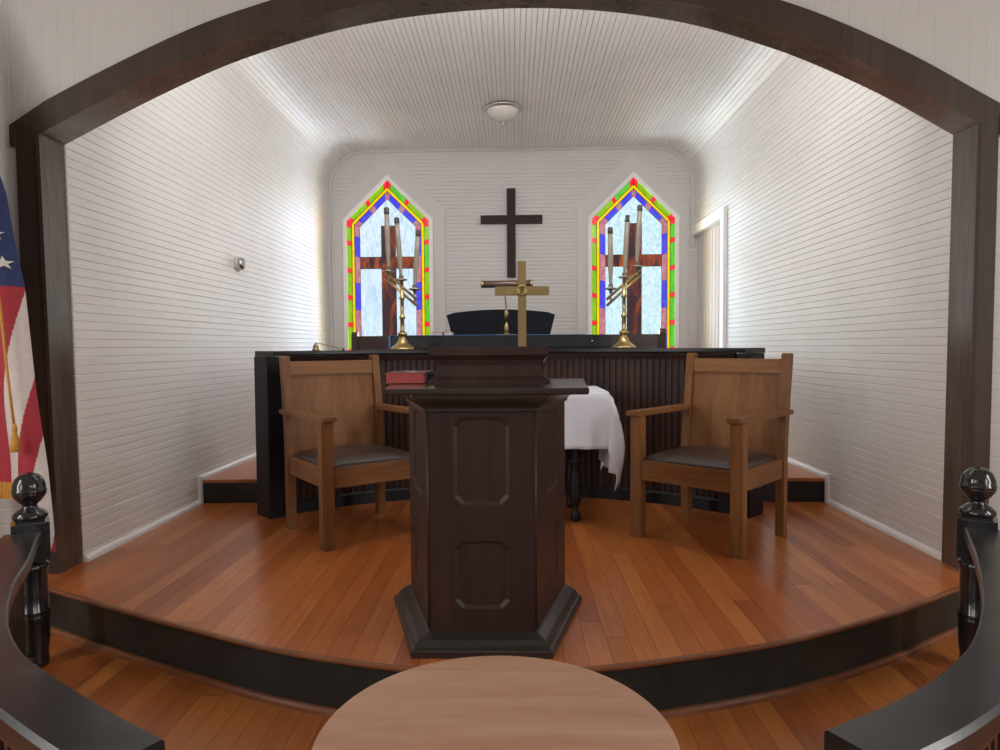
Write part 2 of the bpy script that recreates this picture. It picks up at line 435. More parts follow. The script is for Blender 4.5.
# door in the right wall beside the back window
dr = struct(MB().box((XR+.05, YD+.05, ZP), (XR+.09, YB-.02, 2.48)).build('door_1', M_['door']))
mb = MB()
y = YD+.06
while y < YB-.1:
    mb.box((XR+.04, y, ZP+.02), (XR+.052, y+.115, 2.44), .004); y += .125
mb.build('door_board', M_['door'], dr)
mb = MB(); mb.box((XR-.035, YD-.09, ZP), (XR+.10, YD+.02, 2.52), .006); mb.build('jamb', M_['trimw'], dr)
mb = MB(); mb.box((XR-.03, YD+.02, 2.42), (XR+.10, YB-.002, 2.53), .005); mb.build('header', M_['trimw'], dr)

# ------------------------------------------------------------------ stained glass windows
def offs(hw, d):   # border inset: returns (half width, shoulder z, apex z) of gable inset by d
    # sides move by d, slopes move by d along their normal
    sl = math.atan2(WZA-WZS, WHW)
    hw2 = hw-d
    za = WZA - d/math.cos(sl)
    zsx = za - hw2*math.tan(sl)
    return hw2, zsx, za
def gable(cx, d, y):
    h, s_, a = offs(WHW, d)
    return [(cx-h, y, WZ0+.02), (cx-h, y, s_), (cx, y, a), (cx+h, y, s_), (cx+h, y, WZ0+.02)]
def window(idx, cx, clear):
    w = thing('window_%d' % idx, 'x', 'window', (cx, YB, WZ0))
    del w['category']; w['kind'] = 'structure'
    w['label'] = ('stained glass gable window on the left of the wall cross' if cx < 0 else 'stained glass gable window on the right, beside the door')
    yg = -.030
    mb = MB()
    mats = [M_[g] for g in GL[:6]] + [M_[clear], M_['g_brown']]
    mb.T = Matrix.Translation((-cx, 0, -WZ0))
    ld = MB(); ld.T = mb.T.copy()
    def bar(a, b, w_=.005):
        a, b = Vector(a), Vector(b); d = (b-a).normalized(); n = Vector((-d.z, 0, d.x))*w_/2
        q = [a-n, a+n, b+n, b-n]
        lo = [ld.v((p.x, yg-.005, p.z)) for p in q]; hi = [ld.v((p.x, yg+.004, p.z)) for p in q]
        ld.face(lo); ld.face(hi[::-1])
        for i in range(4): ld.face([lo[i], hi[i], hi[(i+1) % 4], lo[(i+1) % 4]])
    def band(d0, d1, cuts_v, cuts_s, cols_v, cols_s):
        """a border course: cuts are distances; sides from the sill up, slopes from shoulder to apex"""
        o, i_ = gable(cx, d0, yg), gable(cx, d1, yg)
        for side in (0, 1):
            ia = [(0, 1), (4, 3)][side]; ib = [(1, 2), (3, 2)][side]
            for (s, e), cuts, cols in ((ia, cuts_v, cols_v), (ib, cuts_s, cols_s)):
                O0, O1, I0, I1 = Vector(o[s]), Vector(o[e]), Vector(i_[s]), Vector(i_[e])
                for (t0, t1), c in zip(zip(cuts, cuts[1:]), cols):
                    c2 = c(side) if callable(c) else c
                    q = [O0.lerp(O1, t0), O0.lerp(O1, t1), I0.lerp(I1, t1), I0.lerp(I1, t0)]
                    mb.poly(q, GL.index(c2) if c2 in GL else 6)
                    bar(q[1], q[2], .003)
        for g in (o, i_):
            for k in range(4): bar(g[k], g[k+1], .005)
    H = WZS-(WZ0+.02)
    # outer course: green glass with red squares
    reds = [1.385-.0, 1.72, 2.05, 2.385]
    cv = [0]; colv = []
    gl = (lambda s: 'g_lime') if cx < 0 else (lambda s: 'g_lime' if s == 0 else 'g_green')
    g2 = (lambda s: 'g_lime' if s == 0 else 'g_green') if cx < 0 else (lambda s: 'g_lime' if s == 0 else 'g_green')
    for n_, r in enumerate([1.06]+reds):
        cv += [(r-.028-WZ0-.02)/H, (r+.028-WZ0-.02)/H]; colv += [gl if n_ % 2 else g2, 'g_red']
    cv += [.965, 1]; colv += [gl, 'g_red']
    cs = [0, .09, .46, .54, .91, 1]; cols = ['g_red', 'g_lime', 'g_red', (lambda s: 'g_green' if (s == 1) == (cx < 0) else 'g_lime'), 'g_red']
    band(.0, .062, cv, cs, colv, cols)
    # yellow line
    band(.062, .096, [0, .2, .4, .6, .8, 1], [0, .5, 1], ['g_yellow']*5, ['g_yellow']*2)
    # inner course: violet and pink
    zc = [WZ0+.02, 1.25, 1.58, 1.92, 2.25, 2.50, WZS]
    cvi = [(q-WZ0-.02)/H for q in zc]
    band(.096, .164, cvi, [0, .12, .46, .60, .93, 1], ['g_blue', 'g_pink', 'g_blue', 'g_pink', 'g_blue', 'g_pink'], ['g_pink', 'g_blue', 'g_pink', 'g_blue', 'g_pink'])
    # field: pale glass with a brown glass cross
    h, ss, za = offs(WHW, .164)
    vb = .088; zb0, zb1, zt = 2.06, 2.20, 2.575
    z0 = WZ0+.02; vx = .01
    def q(pts, m): mb.poly([(cx+x, yg, z_) for x, z_ in pts], m)
    sl = (za-ss)/h
    q([(-h, z0), (vx-vb, z0), (vx-vb, zb0), (-h, zb0)], 6); q([(vx+vb, z0), (h, z0), (h, zb0), (vx+vb, zb0)], 6)
    q([(-h, zb1), (vx-vb, zb1), (vx-vb, zt), (vx-vb, za-sl*abs(vx-vb)), (-h, ss)], 6)
    q([(vx+vb, zb1), (h, zb1), (h, ss), (vx+vb, za-sl*(vx+vb)), (vx+vb, zt)], 6)
    q([(vx-vb, zt), (vx+vb, zt), (vx+vb, za-sl*(vx+vb)), (0, za), (vx-vb, za-sl*abs(vx-vb))], 6)
    q([(vx-vb, z0), (vx+vb, z0), (vx+vb, zt), (vx-vb, zt)], 7)
    q([(-h, zb0), (vx-vb, zb0), (vx-vb, zb1), (-h, zb1)], 7); q([(vx+vb, zb0), (h, zb0), (h, zb1), (vx+vb, zb1)], 7)
    for a, b in (((vx-vb, z0), (vx-vb, zt)), ((vx+vb, z0), (vx+vb, zt)), ((-h, zb0), (h, zb0)), ((-h, zb1), (h, zb1)), ((vx-vb, zt), (vx+vb, zt))):
        bar((cx+a[0], 0, a[1]), (cx+b[0], 0, b[1]), .006)
    mb.build('pane', mats, w); ld.build('lead_came', M_['lead'], w)
    # white frame moulding
    def ring(d0, d1, y0, y1, name, mat, bz=WZ0):
        m2 = MB(); m2.T = Matrix.Translation((-cx, 0, -WZ0))
        o = gable(cx, d0, 0); i_ = gable(cx, d1, 0)
        o[0] = (o[0][0], 0, bz-.08); o[4] = (o[4][0], 0, bz-.08); i_[0] = (i_[0][0], 0, bz); i_[4] = (i_[4][0], 0, bz)
        rr = []
        for a, b in zip(o, i_):
            rr.append([(a[0], y1, a[2]), (a[0], y0, a[2]), (a[0]*.9+b[0]*.1, y0-.004, a[2]*.9+b[2]*.1), (a[0]*.15+b[0]*.85, y0, a[2]*.15+b[2]*.85), (b[0], y0+.006, b[2]), (b[0], -.024, b[2]), (a[0]*.7+b[0]*.3, y1, a[2]*.7+b[2]*.3)])
        m2.rings(rr, smooth=False)
        m2.box((o[0][0], y0, bz-.08), (o[4][0], y1, bz+.02))
        return m2.build(name, mat, w)
    ring(-.046, .003, -.046, .0, 'window_frame', M_['trimw'])
    # flat casing boards
    m2 = MB(); m2.T = Matrix.Translation((-cx, 0, -WZ0))
    oh = .69 if cx < 0 else .672
    outer = [(cx-oh, ZP), (cx-oh, 2.775), (cx, 3.455), (cx+oh, 2.775), (cx+oh, ZP)]
    inn = [(cx-.51, WZ0-.06), (cx-.51, 2.66), (cx, 3.16), (cx+.51, 2.66), (cx+.51, WZ0-.06)]
    rr = [[(a[0], .0, a[1]), (a[0], -.014, a[1]), (b[0], -.014, b[1]), (b[0], .0, b[1])] for a, b in zip(outer, inn)]
    m2.rings(rr, smooth=False); m2.build('casing', M_['wallb'], w)
for i, (cx, cl) in enumerate(WINS): window(i+1, cx, cl)

# ------------------------------------------------------------------ arch: dark casing and reveal
arch_pts = [(-2.270, 2.132), (-1.89, 2.318), (-1.50, 2.490), (-1.20, 2.592), (-.83, 2.688), (-.45, 2.745), (0, 2.772), (.40, 2.755), (.72, 2.712), (.95, 2.662), (1.17, 2.594), (1.43, 2.500), (1.80, 2.330), (2.165, 2.125)]
inn = [(v.x, v.y) for v in lerp_curve([(*p, 0) for p in arch_pts], 4)]
def off2(P, d):
    out = []
    for i, p in enumerate(P):
        a = Vector(P[max(i-1, 0)]); b = Vector(P[min(i+1, len(P)-1)]); t = (b-a).normalized(); n = Vector((-t.y, t.x))
        out.append((p[0]+n.x*d, p[1]+n.y*d))
    return out
out_ = off2(inn, .125)
out_[0] = (-2.414, 2.176); out_[-1] = (2.325, 2.180)
inn_b = [(-2.240, 0.0)] + inn + [(2.142, 0.0)]
mb = MB()
rr = []
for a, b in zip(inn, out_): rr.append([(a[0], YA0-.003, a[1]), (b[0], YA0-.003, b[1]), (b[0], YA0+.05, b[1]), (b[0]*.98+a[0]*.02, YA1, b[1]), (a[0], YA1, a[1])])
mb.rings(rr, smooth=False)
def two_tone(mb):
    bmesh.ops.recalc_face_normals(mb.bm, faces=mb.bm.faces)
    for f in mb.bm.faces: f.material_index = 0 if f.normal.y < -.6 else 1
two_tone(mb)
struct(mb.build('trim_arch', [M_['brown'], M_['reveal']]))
for nm, s, top, bot, ot in (('trim_left', -1, inn[0], (-2.240, 0), -2.386), ('trim_right', 1, inn[-1], (2.150, 0), 2.262)):
    mb = MB()
    zt = top[1]-.002
    bx = bot[0]; tx = top[0]
    # reveal board
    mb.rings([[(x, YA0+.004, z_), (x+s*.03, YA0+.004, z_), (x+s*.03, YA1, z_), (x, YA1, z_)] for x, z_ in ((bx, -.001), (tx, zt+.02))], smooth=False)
    # face casing
    mb.rings([[(x+s*.012, YA0, z_), (o_, YA0, z_), (o_, YA0+.05, z_), (x+s*.012, YA0+.05, z_)] for x, z_, o_ in ((bx, ZL, ot+s*-.01), (tx, zt+.06, ot))], smooth=False)
    mb.rings([[(x-s*.002, YA0-.004, z_), (x+s*.014, YA0-.008, z_), (x+s*.014, YA0+.01, z_), (x-s*.002, YA0+.01, z_)] for x, z_ in ((bx, 0), (tx, zt))], smooth=False)
    # ear at the springing of the arch
    mb.box((min(ot, ot+s*.026), YA0-.004, zt-.055), (max(ot, ot+s*.026)+.002, YA0+.05, zt+.05))
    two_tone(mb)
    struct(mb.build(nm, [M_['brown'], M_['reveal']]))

# nave front wall: vertical boards over the arch, horizontal boards beside it
NX = 3.7; NH = 4.1
def arch_z(x):
    P = off2(inn, .06)
    if x <= P[0][0]: return 2.2
    for a, b in zip(P, P[1:]):
        if a[0] <= x <= b[0]: return a[1]+(b[1]-a[1])*(x-a[0])/(b[0]-a[0])
    return 2.2
yw = YA0+.03
xs = []
x = -NX
while x < NX:
    xs += [(x, 0), (x+.069, 0), (x+.073, .0012), (x+.076, .0012)]; x += .08
xs.append((NX, 0))
mb = MB()
for (x0, d0), (x1, d1) in zip(xs, xs[1:]):
    z0 = arch_z(x0); z1 = arch_z(x1)
    mb.poly([(x0, yw+d0, z0), (x1, yw+d1, z1), (x1, yw+d1, NH), (x0, yw+d0, NH)])
zs2 = []
z = ZN
while z < 2.3:
    zs2 += [(z, 0), (z+.069, 0), (z+.073, .0015), (z+.076, .0015)]; z += .08
for (z0, d0), (z1, d1) in zip(zs2, zs2[1:]):
    if z0 >= 2.2: break
    z1 = min(z1, 2.2)
    mb.poly([(-NX, yw+d0, z0), (-2.33, yw+d0, z0), (-2.33, yw+d1, z1), (-NX, yw+d1, z1)])
    mb.poly([(2.22, yw+d0, z0), (NX, yw+d0, z0), (NX, yw+d1, z1), (2.22, yw+d1, z1)])
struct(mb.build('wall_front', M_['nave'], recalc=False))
# nave side walls and ceiling
mb = MB(); mb.box((-NX-.1, -7, ZN), (-NX, YA0+.2, NH)); struct(mb.build('wall_naveleft', M_['nave']))
mb = MB(); mb.box((NX, -7, ZN), (NX+.1, YA0+.2, NH)); struct(mb.build('wall_naveright', M_['nave']))
mb = MB(); mb.box((-NX, -7, NH), (NX, YA0+.2, NH+.1)); struct(mb.build('ceiling_nave', M_['nave']))

mb = MB(); mb.box((-NX, -7.1, ZN), (NX, -7, NH)); struct(mb.build('wall_naverear', M_['nave']))

# ------------------------------------------------------------------ pulpit
pl = thing('pulpit', 'dark mahogany pulpit with canted sides and book rest, centre stage', 'pulpit', (-.12, 2.36, 0))
oy = -2.36
FH, RH = .195, .335; YF, YM, YR = 2.43-2.36, 2.92-2.36, 3.0-2.36
ZT = .956
plan = [(-FH, YF), (FH, YF), (RH, YM), (RH, YR), (-RH, YR), (-RH, YM)]
def offplan(d):
    P = [Vector(p) for p in plan]; out = []
    n_ = len(P)
    for i in range(n_):
        a, b, c = P[i-1], P[i], P[(i+1) % n_]
        d1 = (b-a).normalized(); d2 = (c-b).normalized()
        n1 = Vector((d1.y, -d1.x)); n2 = Vector((d2.y, -d2.x)); n = (n1+n2).normalized()
        out.append(tuple(b + n*(d/max(.35, n.dot(n1)))))
    return out
def loft_plan(mb, sec, smooth=False):   # sec: (offset, z)
    mb.rings([[(x, y, z_) for x, y in offplan(d)] for d, z_ in sec], smooth=smooth)
def panelled(mb, A, B, z0, z1, panels, m):
    """vertical face from plan point A to B; recessed panels with clipped corners: (u0,u1,z0,z1)"""
    A, B = Vector((*A, 0)), Vector((*B, 0)); d = (B-A); L = d.length; d.normalize(); n = Vector((d.y, -d.x, 0))
    def P(u, z_, dep): return A + d*u - n*dep + Vector((0, 0, z_))
    zc = [z0] + [(panels[i][3]+panels[i+1][2])/2 for i in range(len(panels)-1)] + [z1]
    for i, (u0, u1, a, b) in enumerate(panels):
        c = .030
        oc = [(u0+c, a), (u1-c, a), (u1, a+c), (u1, b-c), (u1-c, b), (u0+c, b), (u0, b-c), (u0, a+c)]
        R4 = [(0, zc[i]), (L, zc[i]), (L, zc[i+1]), (0, zc[i+1])]
        ov = [mb.v(P(*p, 0)) for p in oc]; rv = [mb.v(P(*p, 0)) for p in R4]
        e = .013; c2 = .024
        u0_, u1_, a_, b_ = u0+e, u1-e, a+e, b-e
        ic = [(u0_+c2, a_), (u1_-c2, a_), (u1_, a_+c2), (u1_, b_-c2), (u1_-c2, b_), (u0_+c2, b_), (u0_, b_-c2), (u0_, a_+c2)]
        iv = [mb.v(P(*p, .007)) for p in ic]
        mb.face([rv[0], rv[1], ov[1], ov[0]]); mb.face([rv[1], ov[2], ov[1]]); mb.face([rv[1], rv[2], ov[3], ov[2]]); mb.face([rv[2], ov[4], ov[3]])
        mb.face([rv[2], rv[3], ov[5], ov[4]]); mb.face([rv[3], ov[6], ov[5]]); mb.face([rv[3], rv[0], ov[7], ov[6]]); mb.face([rv[0], ov[0], ov[7]])
        for k in range(8): mb.face([ov[k], ov[(k+1) % 8], iv[(k+1) % 8], iv[k]])
        mb.face(iv)
mb = MB()
z0, z1 = .02, ZT-.05
mb.poly([(*plan[2], z0), (*plan[3], z0), (*plan[3], z1), (*plan[2], z1)]); mb.poly([(*plan[3], z0), (*plan[4], z0), (*plan[4], z1), (*plan[3], z1)]); mb.poly([(*plan[4], z0), (*plan[5], z0), (*plan[5], z1), (*plan[4], z1)])
mb.poly([(x, y, z0) for x, y in plan]); mb.poly([(x, y, z1) for x, y in plan])
mb.build('column', M_['mahog'], pl)
mb = MB(); panelled(mb, plan[0], plan[1], z0, z1, [(.095, .295, .15, .40), (.095, .295, .53, .85)], None); mb.build('front_panel', M_['mahog'], pl)
L = (Vector(plan[2])-Vector(plan[1])).length
mb = MB(); panelled(mb, plan[1], plan[2], z0, z1, [(.14, L-.14, .15, .40), (.14, L-.14, .53, .85)], None); mb.build('side_panel', M_['mahog'], pl)
mb = MB(); panelled(mb, plan[5], plan[0], z0, z1, [(.14, L-.14, .15, .40), (.14, L-.14, .53, .85)], None); mb.build('side_panel', M_['mahog'], pl)
# corner beads
mb = MB()
for p in (plan[0], plan[1]): mb.tube([(p[0], p[1], .08), (p[0], p[1], z1)], .0045, 10)
mb.build('corner_bead', M_['mahog'], pl)
# base moulding on the three front sides
def run(mb, prof, pts):
    mb.sweep(pts, [(-o, z_) for o, z_ in prof], smooth=False)
mb = MB()
run(mb, [(0, 0), (.074, 0), (.074, .022), (.068, .028), (.058, .030), (.054, .040), (.040, .052), (.022, .060), (.008, .066), (0, .068)], [plan[5], plan[0], plan[1], plan[2]])
mb.build('base_molding', M_['mold'], pl)
mb = MB()
loft_plan(mb, [(.004, ZT-.090), (.012, ZT-.086), (.012, ZT-.076), (.020, ZT-.068), (.036, ZT-.056), (.052, ZT-.044), (.058, ZT-.034), (.058, ZT-.022)])
mb.build('crown_molding', M_['mold'], pl)
mb = MB()
def slab(d): return [(-.338-d, -.012-d), (.378+d, -.012-d), (.432+d, .69+d), (-.415-d, .69+d)]
mb.rings([[(x, y, z_) for x, y in slab(d)] for d, z_ in ((-.012, ZT-.024), (-.003, ZT-.022), (0, ZT-.016), (0, ZT-.005), (-.006, ZT))], smooth=False)
mb.build('desk_slab', M_['mahogx'], pl)
mb = MB()   # book rest: flared foot, concave sides, heavy lip
bw, by0, by1 = .228, 2.665+oy, 2.96+oy
sec = [(0.012, ZT), (.012, ZT+.010), (.004, ZT+.018), (-.010, ZT+.028), (-.017, ZT+.046), (-.018, ZT+.072), (-.012, ZT+.092), (0, ZT+.106), (.005, ZT+.112), (.005, ZT+.140), (0, ZT+.145)]
def rest_ring(d, z_):
    # reading surface slopes down to the preacher's side
    zb = z_ if z_ < ZT+.05 else ZT+.05+(z_-ZT-.05)*.45
    return [(-bw-d+.020, by0-d, z_), (bw+d+.020, by0-d, z_), (bw+d+.020, by1+d, zb), (-bw-d+.020, by1+d, zb)]
mb.rings([rest_ring(d, z_) for d, z_ in sec], smooth=False)
mb.build('book_rest', M_['mahog'], pl)

# red book on the slab, left of the book rest
bk = thing('bible', 'thick closed red book lying on the pulpit beside the book rest', 'book', (-.511, 2.675, ZT+.002), math.radians(-1))
W, D, T = .162, .22, .043
mb = MB(); mb.box((.004, .004, .004), (W-.004, D-.004, T-.004)); mb.build('pages', M_['redpage'], bk)
mb = MB(); mb.box((0, 0, T-.004), (W, D, T), .0015); mb.build('cover', M_['redcover'], bk)
mb = MB(); mb.box((0, 0, 0), (W, D, .004), .0015); mb.build('cover', M_['redcover'], bk)
mb = MB(); mb.rings([[(W-.004+.010*math.sin(PI*k/8), y, T/2-T/2*math.cos(PI*k/8)) for k in range(9)] for y in (0, D)], smooth=False); mb.build('spine', M_['bookdark'], bk)

# ------------------------------------------------------------------ armchairs
def chair(label, loc, rz):
    c = thing('armchair', label, 'chair', loc, rz, None)
    W2, D2 = .30, .285
    lw = .034
    for sx in (-1, 1):   # front legs carry the arms
        mb = MB(); mb.box((sx*W2-lw, -D2-lw, 0), (sx*W2+lw, -D2+lw, .70), .006); mb.build('leg', M_['oakz'], c)
    for sx in (-1, 1):   # back posts: straight to the seat, raked above
        mb = MB(); rr = []
        for z_, dy in ((0, 0), (.44, 0), (.56, .006), (.80, .034), (1.045, .070)):
            rr.append([(sx*W2-.024, D2-.030+dy, z_), (sx*W2+.024, D2-.030+dy, z_), (sx*W2+.024, D2+.026+dy, z_), (sx*W2-.024, D2+.026+dy, z_)])
        rr.append([(sx*W2-.018, D2-.024+.071, 1.052), (sx*W2+.018, D2-.024+.071, 1.052), (sx*W2+.018, D2+.02+.071, 1.052), (sx*W2-.018, D2+.02+.071, 1.052)])
        mb.rings(rr, smooth=False); mb.build('leg', M_['oakz'], c)
    mb = MB(); mb.box((-W2+lw, -D2-.022, .335), (W2-lw, -D2+.012, .445), .004); mb.box((-W2+lw, -D2-.026, .335), (W2-lw, -D2-.02, .348), .002); mb.build('seat_rail', M_['oakx'], c)
    mb = MB(); mb.box((-W2+.02, D2-.02, .335), (W2-.02, D2+.01, .445), .004); mb.build('seat_rail', M_['oakx'], c)
    for sx in (-1, 1):
        mb = MB(); mb.box((sx*W2-.016, -D2+lw, .335), (sx*W2+.016, D2-.03, .445), .004); mb.build('seat_rail', M_['oaky'], c)
    # upholstered seat with a crowned top
    mb = MB(); n = 14
    def sz(u, v): return .452+.042*(max(0, 1-abs(u)**5)*max(0, 1-abs(v)**5))**.7
    G = []
    for j in range(n+1):
        v_ = -1+2*j/n; row = []
        for i in range(n+1):
            u_ = -1+2*i/n
            row.append(mb.v((u_*(W2-.012), v_*(D2-.008)-.004, sz(u_, v_))))
        G.append(row)
    for j in range(n):
        for i in range(n): mb.face([G[j][i], G[j][i+1], G[j+1][i+1], G[j+1][i]], 0, True)
    bd = [G[0][i] for i in range(n+1)] + [G[j][n] for j in range(1, n+1)] + [G[n][i] for i in range(n-1, -1, -1)] + [G[j][0] for j in range(n-1, 0, -1)]
    lowr = [mb.bm.verts.new(v.co-Vector((0, 0, .03))) for v in bd]
    for i in range(len(bd)): mb.face([bd[i], lowr[i], lowr[(i+1) % len(bd)], bd[(i+1) % len(bd)]], 0, False)
    mb.face(lowr); mb.build('seat', M_['leather'], c)
    # arms: flat boards with softened edges, past the leg in front and the post behind
    for sx in (-1, 1):
        mb = MB(); xa, xb = sx*W2-.048, sx*W2+.048
        pl_ = [(xa+.006, -D2-.065), (xb-.006, -D2-.065), (xb, -D2-.055), (xb, D2+.05), (xb-.01, D2+.07), (sx*W2+sx*.026, D2+.07), (sx*W2+sx*.026, D2-.02), (sx*W2-sx*.03, D2-.02), (xa if sx > 0 else xb, D2-.05)] if sx > 0 else None
        if sx > 0: P = pl_
        else:
            P = [(-x, y) for x, y in [(W2-.048+.006, -D2-.065), (W2+.042, -D2-.065), (W2+.048, -D2-.055), (W2+.048, D2+.05), (W2+.038, D2+.07), (W2+.026, D2+.07), (W2+.026, D2-.02), (W2-.03, D2-.02), (W2-.048, D2-.05)]][::-1]
        mb.prism(P, .700, .728, .007); mb.build('armrest', M_['oaky'], c)
    # back panel and top rail between the posts, raked with them
    def yb(z_): return 0 if z_ < .44 else .070*((z_-.44)/.605)**1.25
    mb = MB()
    rr = [[(-W2+.024, D2-.008+yb(z_), z_), (W2-.024, D2-.008+yb(z_), z_), (W2-.024, D2+.008+yb(z_), z_), (-W2+.024, D2+.008+yb(z_), z_)] for z_ in (.40, .56, .72, .88, .955)]
    mb.rings(rr, smooth=False); mb.build('back_panel', M_['oakz'], c)
    mb = MB()
    rr = [[(-W2+.022, D2-.020+yb(z_), z_), (W2-.022, D2-.020+yb(z_), z_), (W2-.022, D2+.018+yb(z_), z_), (-W2+.022, D2+.018+yb(z_), z_)] for z_ in (.935, .98, 1.018)]
    mb.rings(rr, smooth=False); mb.build('top_rail', M_['oakx'], c)
    return c
chair('oak armchair with brown leather seat, its back near the candle snuffer, left of the pulpit', (-.960, 4.06, 0), math.radians(37.5))
chair('oak armchair with brown leather seat, right of the white cloth, nearer the door side', (1.125, 3.925, 0), math.radians(-42.5))

# ------------------------------------------------------------------ curved counter (choir screen)
CZ = 1.082
AE = math.asin(1.518/CR)
ct = thing('choir_screen', 'long curved dark brown beadboard screen with black cap behind the armchairs', 'screen', (CX, CY, 0))
ct_path = [(x-CX, y-CY) for x, y in arc(CR+.015, -AE+.035, AE-.035, 90)]
# beadboard face: alternate flats and grooves round the arc
mb = MB(); prof = []
nB = 74; a0, a1 = -AE+.03, AE-.03
rows = []
for k in range(nB):
    aa = a0+(a1-a0)*k/nB; da = (a1-a0)/nB
    for f, dep in ((0, 0), (.66, 0), (.72, .009), (.80, .009), (.86, .001), (.93, .001), (.97, .008)):
        rows.append((aa+da*f, CR+.014+dep))
rows.append((a1, CR+.014))
A = [mb.v((r*math.sin(a), r*math.cos(a), .0)) for a, r in rows]; B = [mb.v((r*math.sin(a), r*math.cos(a), CZ-.04)) for a, r in rows]
A2 = [mb.v(((CR+.05)*math.sin(a), (CR+.05)*math.cos(a), .0)) for a, r in rows]; B2 = [mb.v(((CR+.05)*math.sin(a), (CR+.05)*math.cos(a), CZ-.04)) for a, r in rows]
for i in range(len(rows)-1):
    mb.face([A[i], A[i+1], B[i+1], B[i]]); mb.face([A2[i], B2[i], B2[i+1], A2[i+1]]); mb.face([B[i], B[i+1], B2[i+1], B2[i]])
mb.build('beadboard_panel', M_['counter'], ct)
mb = MB(); mb.sweep(ct_path, [(-.022, 0), (-.022, .075), (-.014, .085), (.004, .085), (.004, 0)]) ; mb.build('baseboard', M_['cend'], ct)
mb = MB(); mb.sweep(ct_path, [(-.008, CZ-.075), (-.024, CZ-.05), (-.03, CZ-.033), (.01, CZ-.033), (.01, CZ-.075)]) ; mb.build('cap_molding', M_['counter'], ct)
cp = [(x-CX, y-CY) for x, y in arc(CR, -AE-.004, AE+.008, 90)]
mb = MB(); mb.sweep(cp, [(-.040, CZ-.032), (-.046, CZ-.022), (-.044, CZ-.004), (-.036, CZ), (.22, CZ), (.225, CZ-.034)]); mb.build('cap', M_['cap'], ct)
for s in (-1, 1):   # end posts
    mb = MB(); T = Matrix.Rotation(-s*AE, 4, 'Z'); mb.T = T
    lo, hi = ((-.045, CR-.03, 0), (.050, CR+.16, CZ-.034))
    if s > 0: lo, hi = (-.05, CR-.03, 0), (.045, CR+.16, CZ-.034)
    mb.box(lo, hi, .005); mb.build('end_post', M_['cend'], ct)

# ------------------------------------------------------------------ communion table, cloth and brass cross
tb = thing('communion_table', 'dark table with turned legs under the white cloth behind the pulpit', 'table', (.065, 4.44, 0))
mb = MB(); mb.box((-.49, -.29, .785), (.49, .29, .815), .006); mb.build('tabletop', M_['darktable'], tb)
mb = MB(); mb.box((-.36, -.23, .69), (.36, -.205, .785)); mb.box((-.36, .205, .69), (.36, .23, .785)); mb.box((-.36, -.23, .69), (-.335, .23, .785)); mb.box((.335, -.23, .69), (.36, .23, .785)); mb.build('apron', M_['darktable'], tb)
for sx in (-1, 1):
    for sy in (-1, 1):
        mb = MB()
        mb.lathe([(.022, 0), (.034, .012), (.030, .05), (.016, .075), (.022, .10), (.036, .13), (.040, .20), (.030, .29), (.020, .36), (.034, .375), (.034, .39), (.020, .40), (.026, .45), (.036, .54), (.034, .60), (.022, .63), (.036, .65), (.036, .70)], 20, (sx*.315, sy*.185, 0))
        mb.build('leg', M_['darktable'], tb)
mb = MB()   # linen cloth: top, long front drop, gathered end corners
cl = []
def cloth_pt(u, v):
    """u across -1..1 (beyond +-.8 hangs over the end), v front to back; returns point"""
    pass
hx, hy, zt = .505, .305, .820
nU, nV = 80, 52
Lx, Ly = hx+.50, hy+.345       # flat half sizes of the linen
G = []
for j in range(nV+1):
    y = -Ly+2*Ly*j/nV; row = []
    for i in range(nU+1):
        x = -Lx+2*Lx*i/nU
        ox = max(0, abs(x)-hx); oyy = max(0, abs(y)-hy)
        sx, sy = (1 if x > 0 else -1), (1 if y > 0 else -1)
        px, py = min(hx, abs(x)), min(hy, abs(y))
        if ox == 0 and oyy == 0: p = (sx*px, sy*py, zt+.0)
        elif ox == 0:
            p = (sx*px, sy*(py+.012+.010*math.sin(x*38)*oyy/.33), zt-oyy)
        elif oyy == 0:
            p = (sx*(px+.012+.010*math.sin(y*26)*ox/.5), sy*py, zt-ox*.985)
        else:   # the free corner folds down into a hanging point
            dd = math.hypot(ox, oyy); a = math.atan2(oyy, ox)
            swing = math.sin(2*a); out = .11*swing*math.sin(PI*min(1, dd/.72))
            fold = -.055*max(0, math.sin((a-.7)/(PI/2-.7)*PI))*min(1, dd/.35) if a > .7 else .03*math.sin(a/.7*PI)*min(1, dd/.3)
            p = (sx*(px+.012+.70*out+fold-.03*swing*dd/.6), sy*(py+.012+.5*out), zt-dd*.985)
        row.append(mb.v(p))
    G.append(row)
for j in range(nV):
    for i in range(nU): mb.face([G[j][i], G[j][i+1], G[j+1][i+1], G[j+1][i]], 0, True)
o = mb.build('tablecloth', M_['cloth']); o.location = (.065, 4.44, 0)
sm = o.modifiers.new('thick', 'SOLIDIFY'); sm.thickness = .004; sm.offset = 1
tag(o, 'white linen cloth hanging to a point over the table behind the pulpit', 'tablecloth')

cr = thing('altar_cross', 'tall brass cross with a round medallion, standing behind the pulpit', 'cross', (.053, 4.44, .827))
mb = MB(); mb.box((-.027, -.012, .10), (.027, .012, .826), .003); mb.build('upright', M_['brasscross'], cr)
mb = MB(); mb.box((-.176, -.0135, .605), (-.024, .0135, .663), .003); mb.box((.024, -.0135, .605), (.176, .0135, .663), .003); mb.build('crossbar', M_['brasscross'], cr)
mb = MB()
mb.lathe([(0, 0), (.036, .001), (.036, .005), (.032, .009), (.027, .009), (.024, .006), (0, .008)], 28, (0, -.012, .634), axis=(0, -1, 0))
for a_ in (0, PI/3, 2*PI/3):
    T = Matrix.Translation((0, -.020, .634)) @ Matrix.Rotation(a_, 4, 'Y')
    b2 = MB(); mb.T = T; mb.box((-.030, -.003, -.004), (.030, .003, .004), .001); mb.T = Matrix.Identity(4); b2.bm.free()
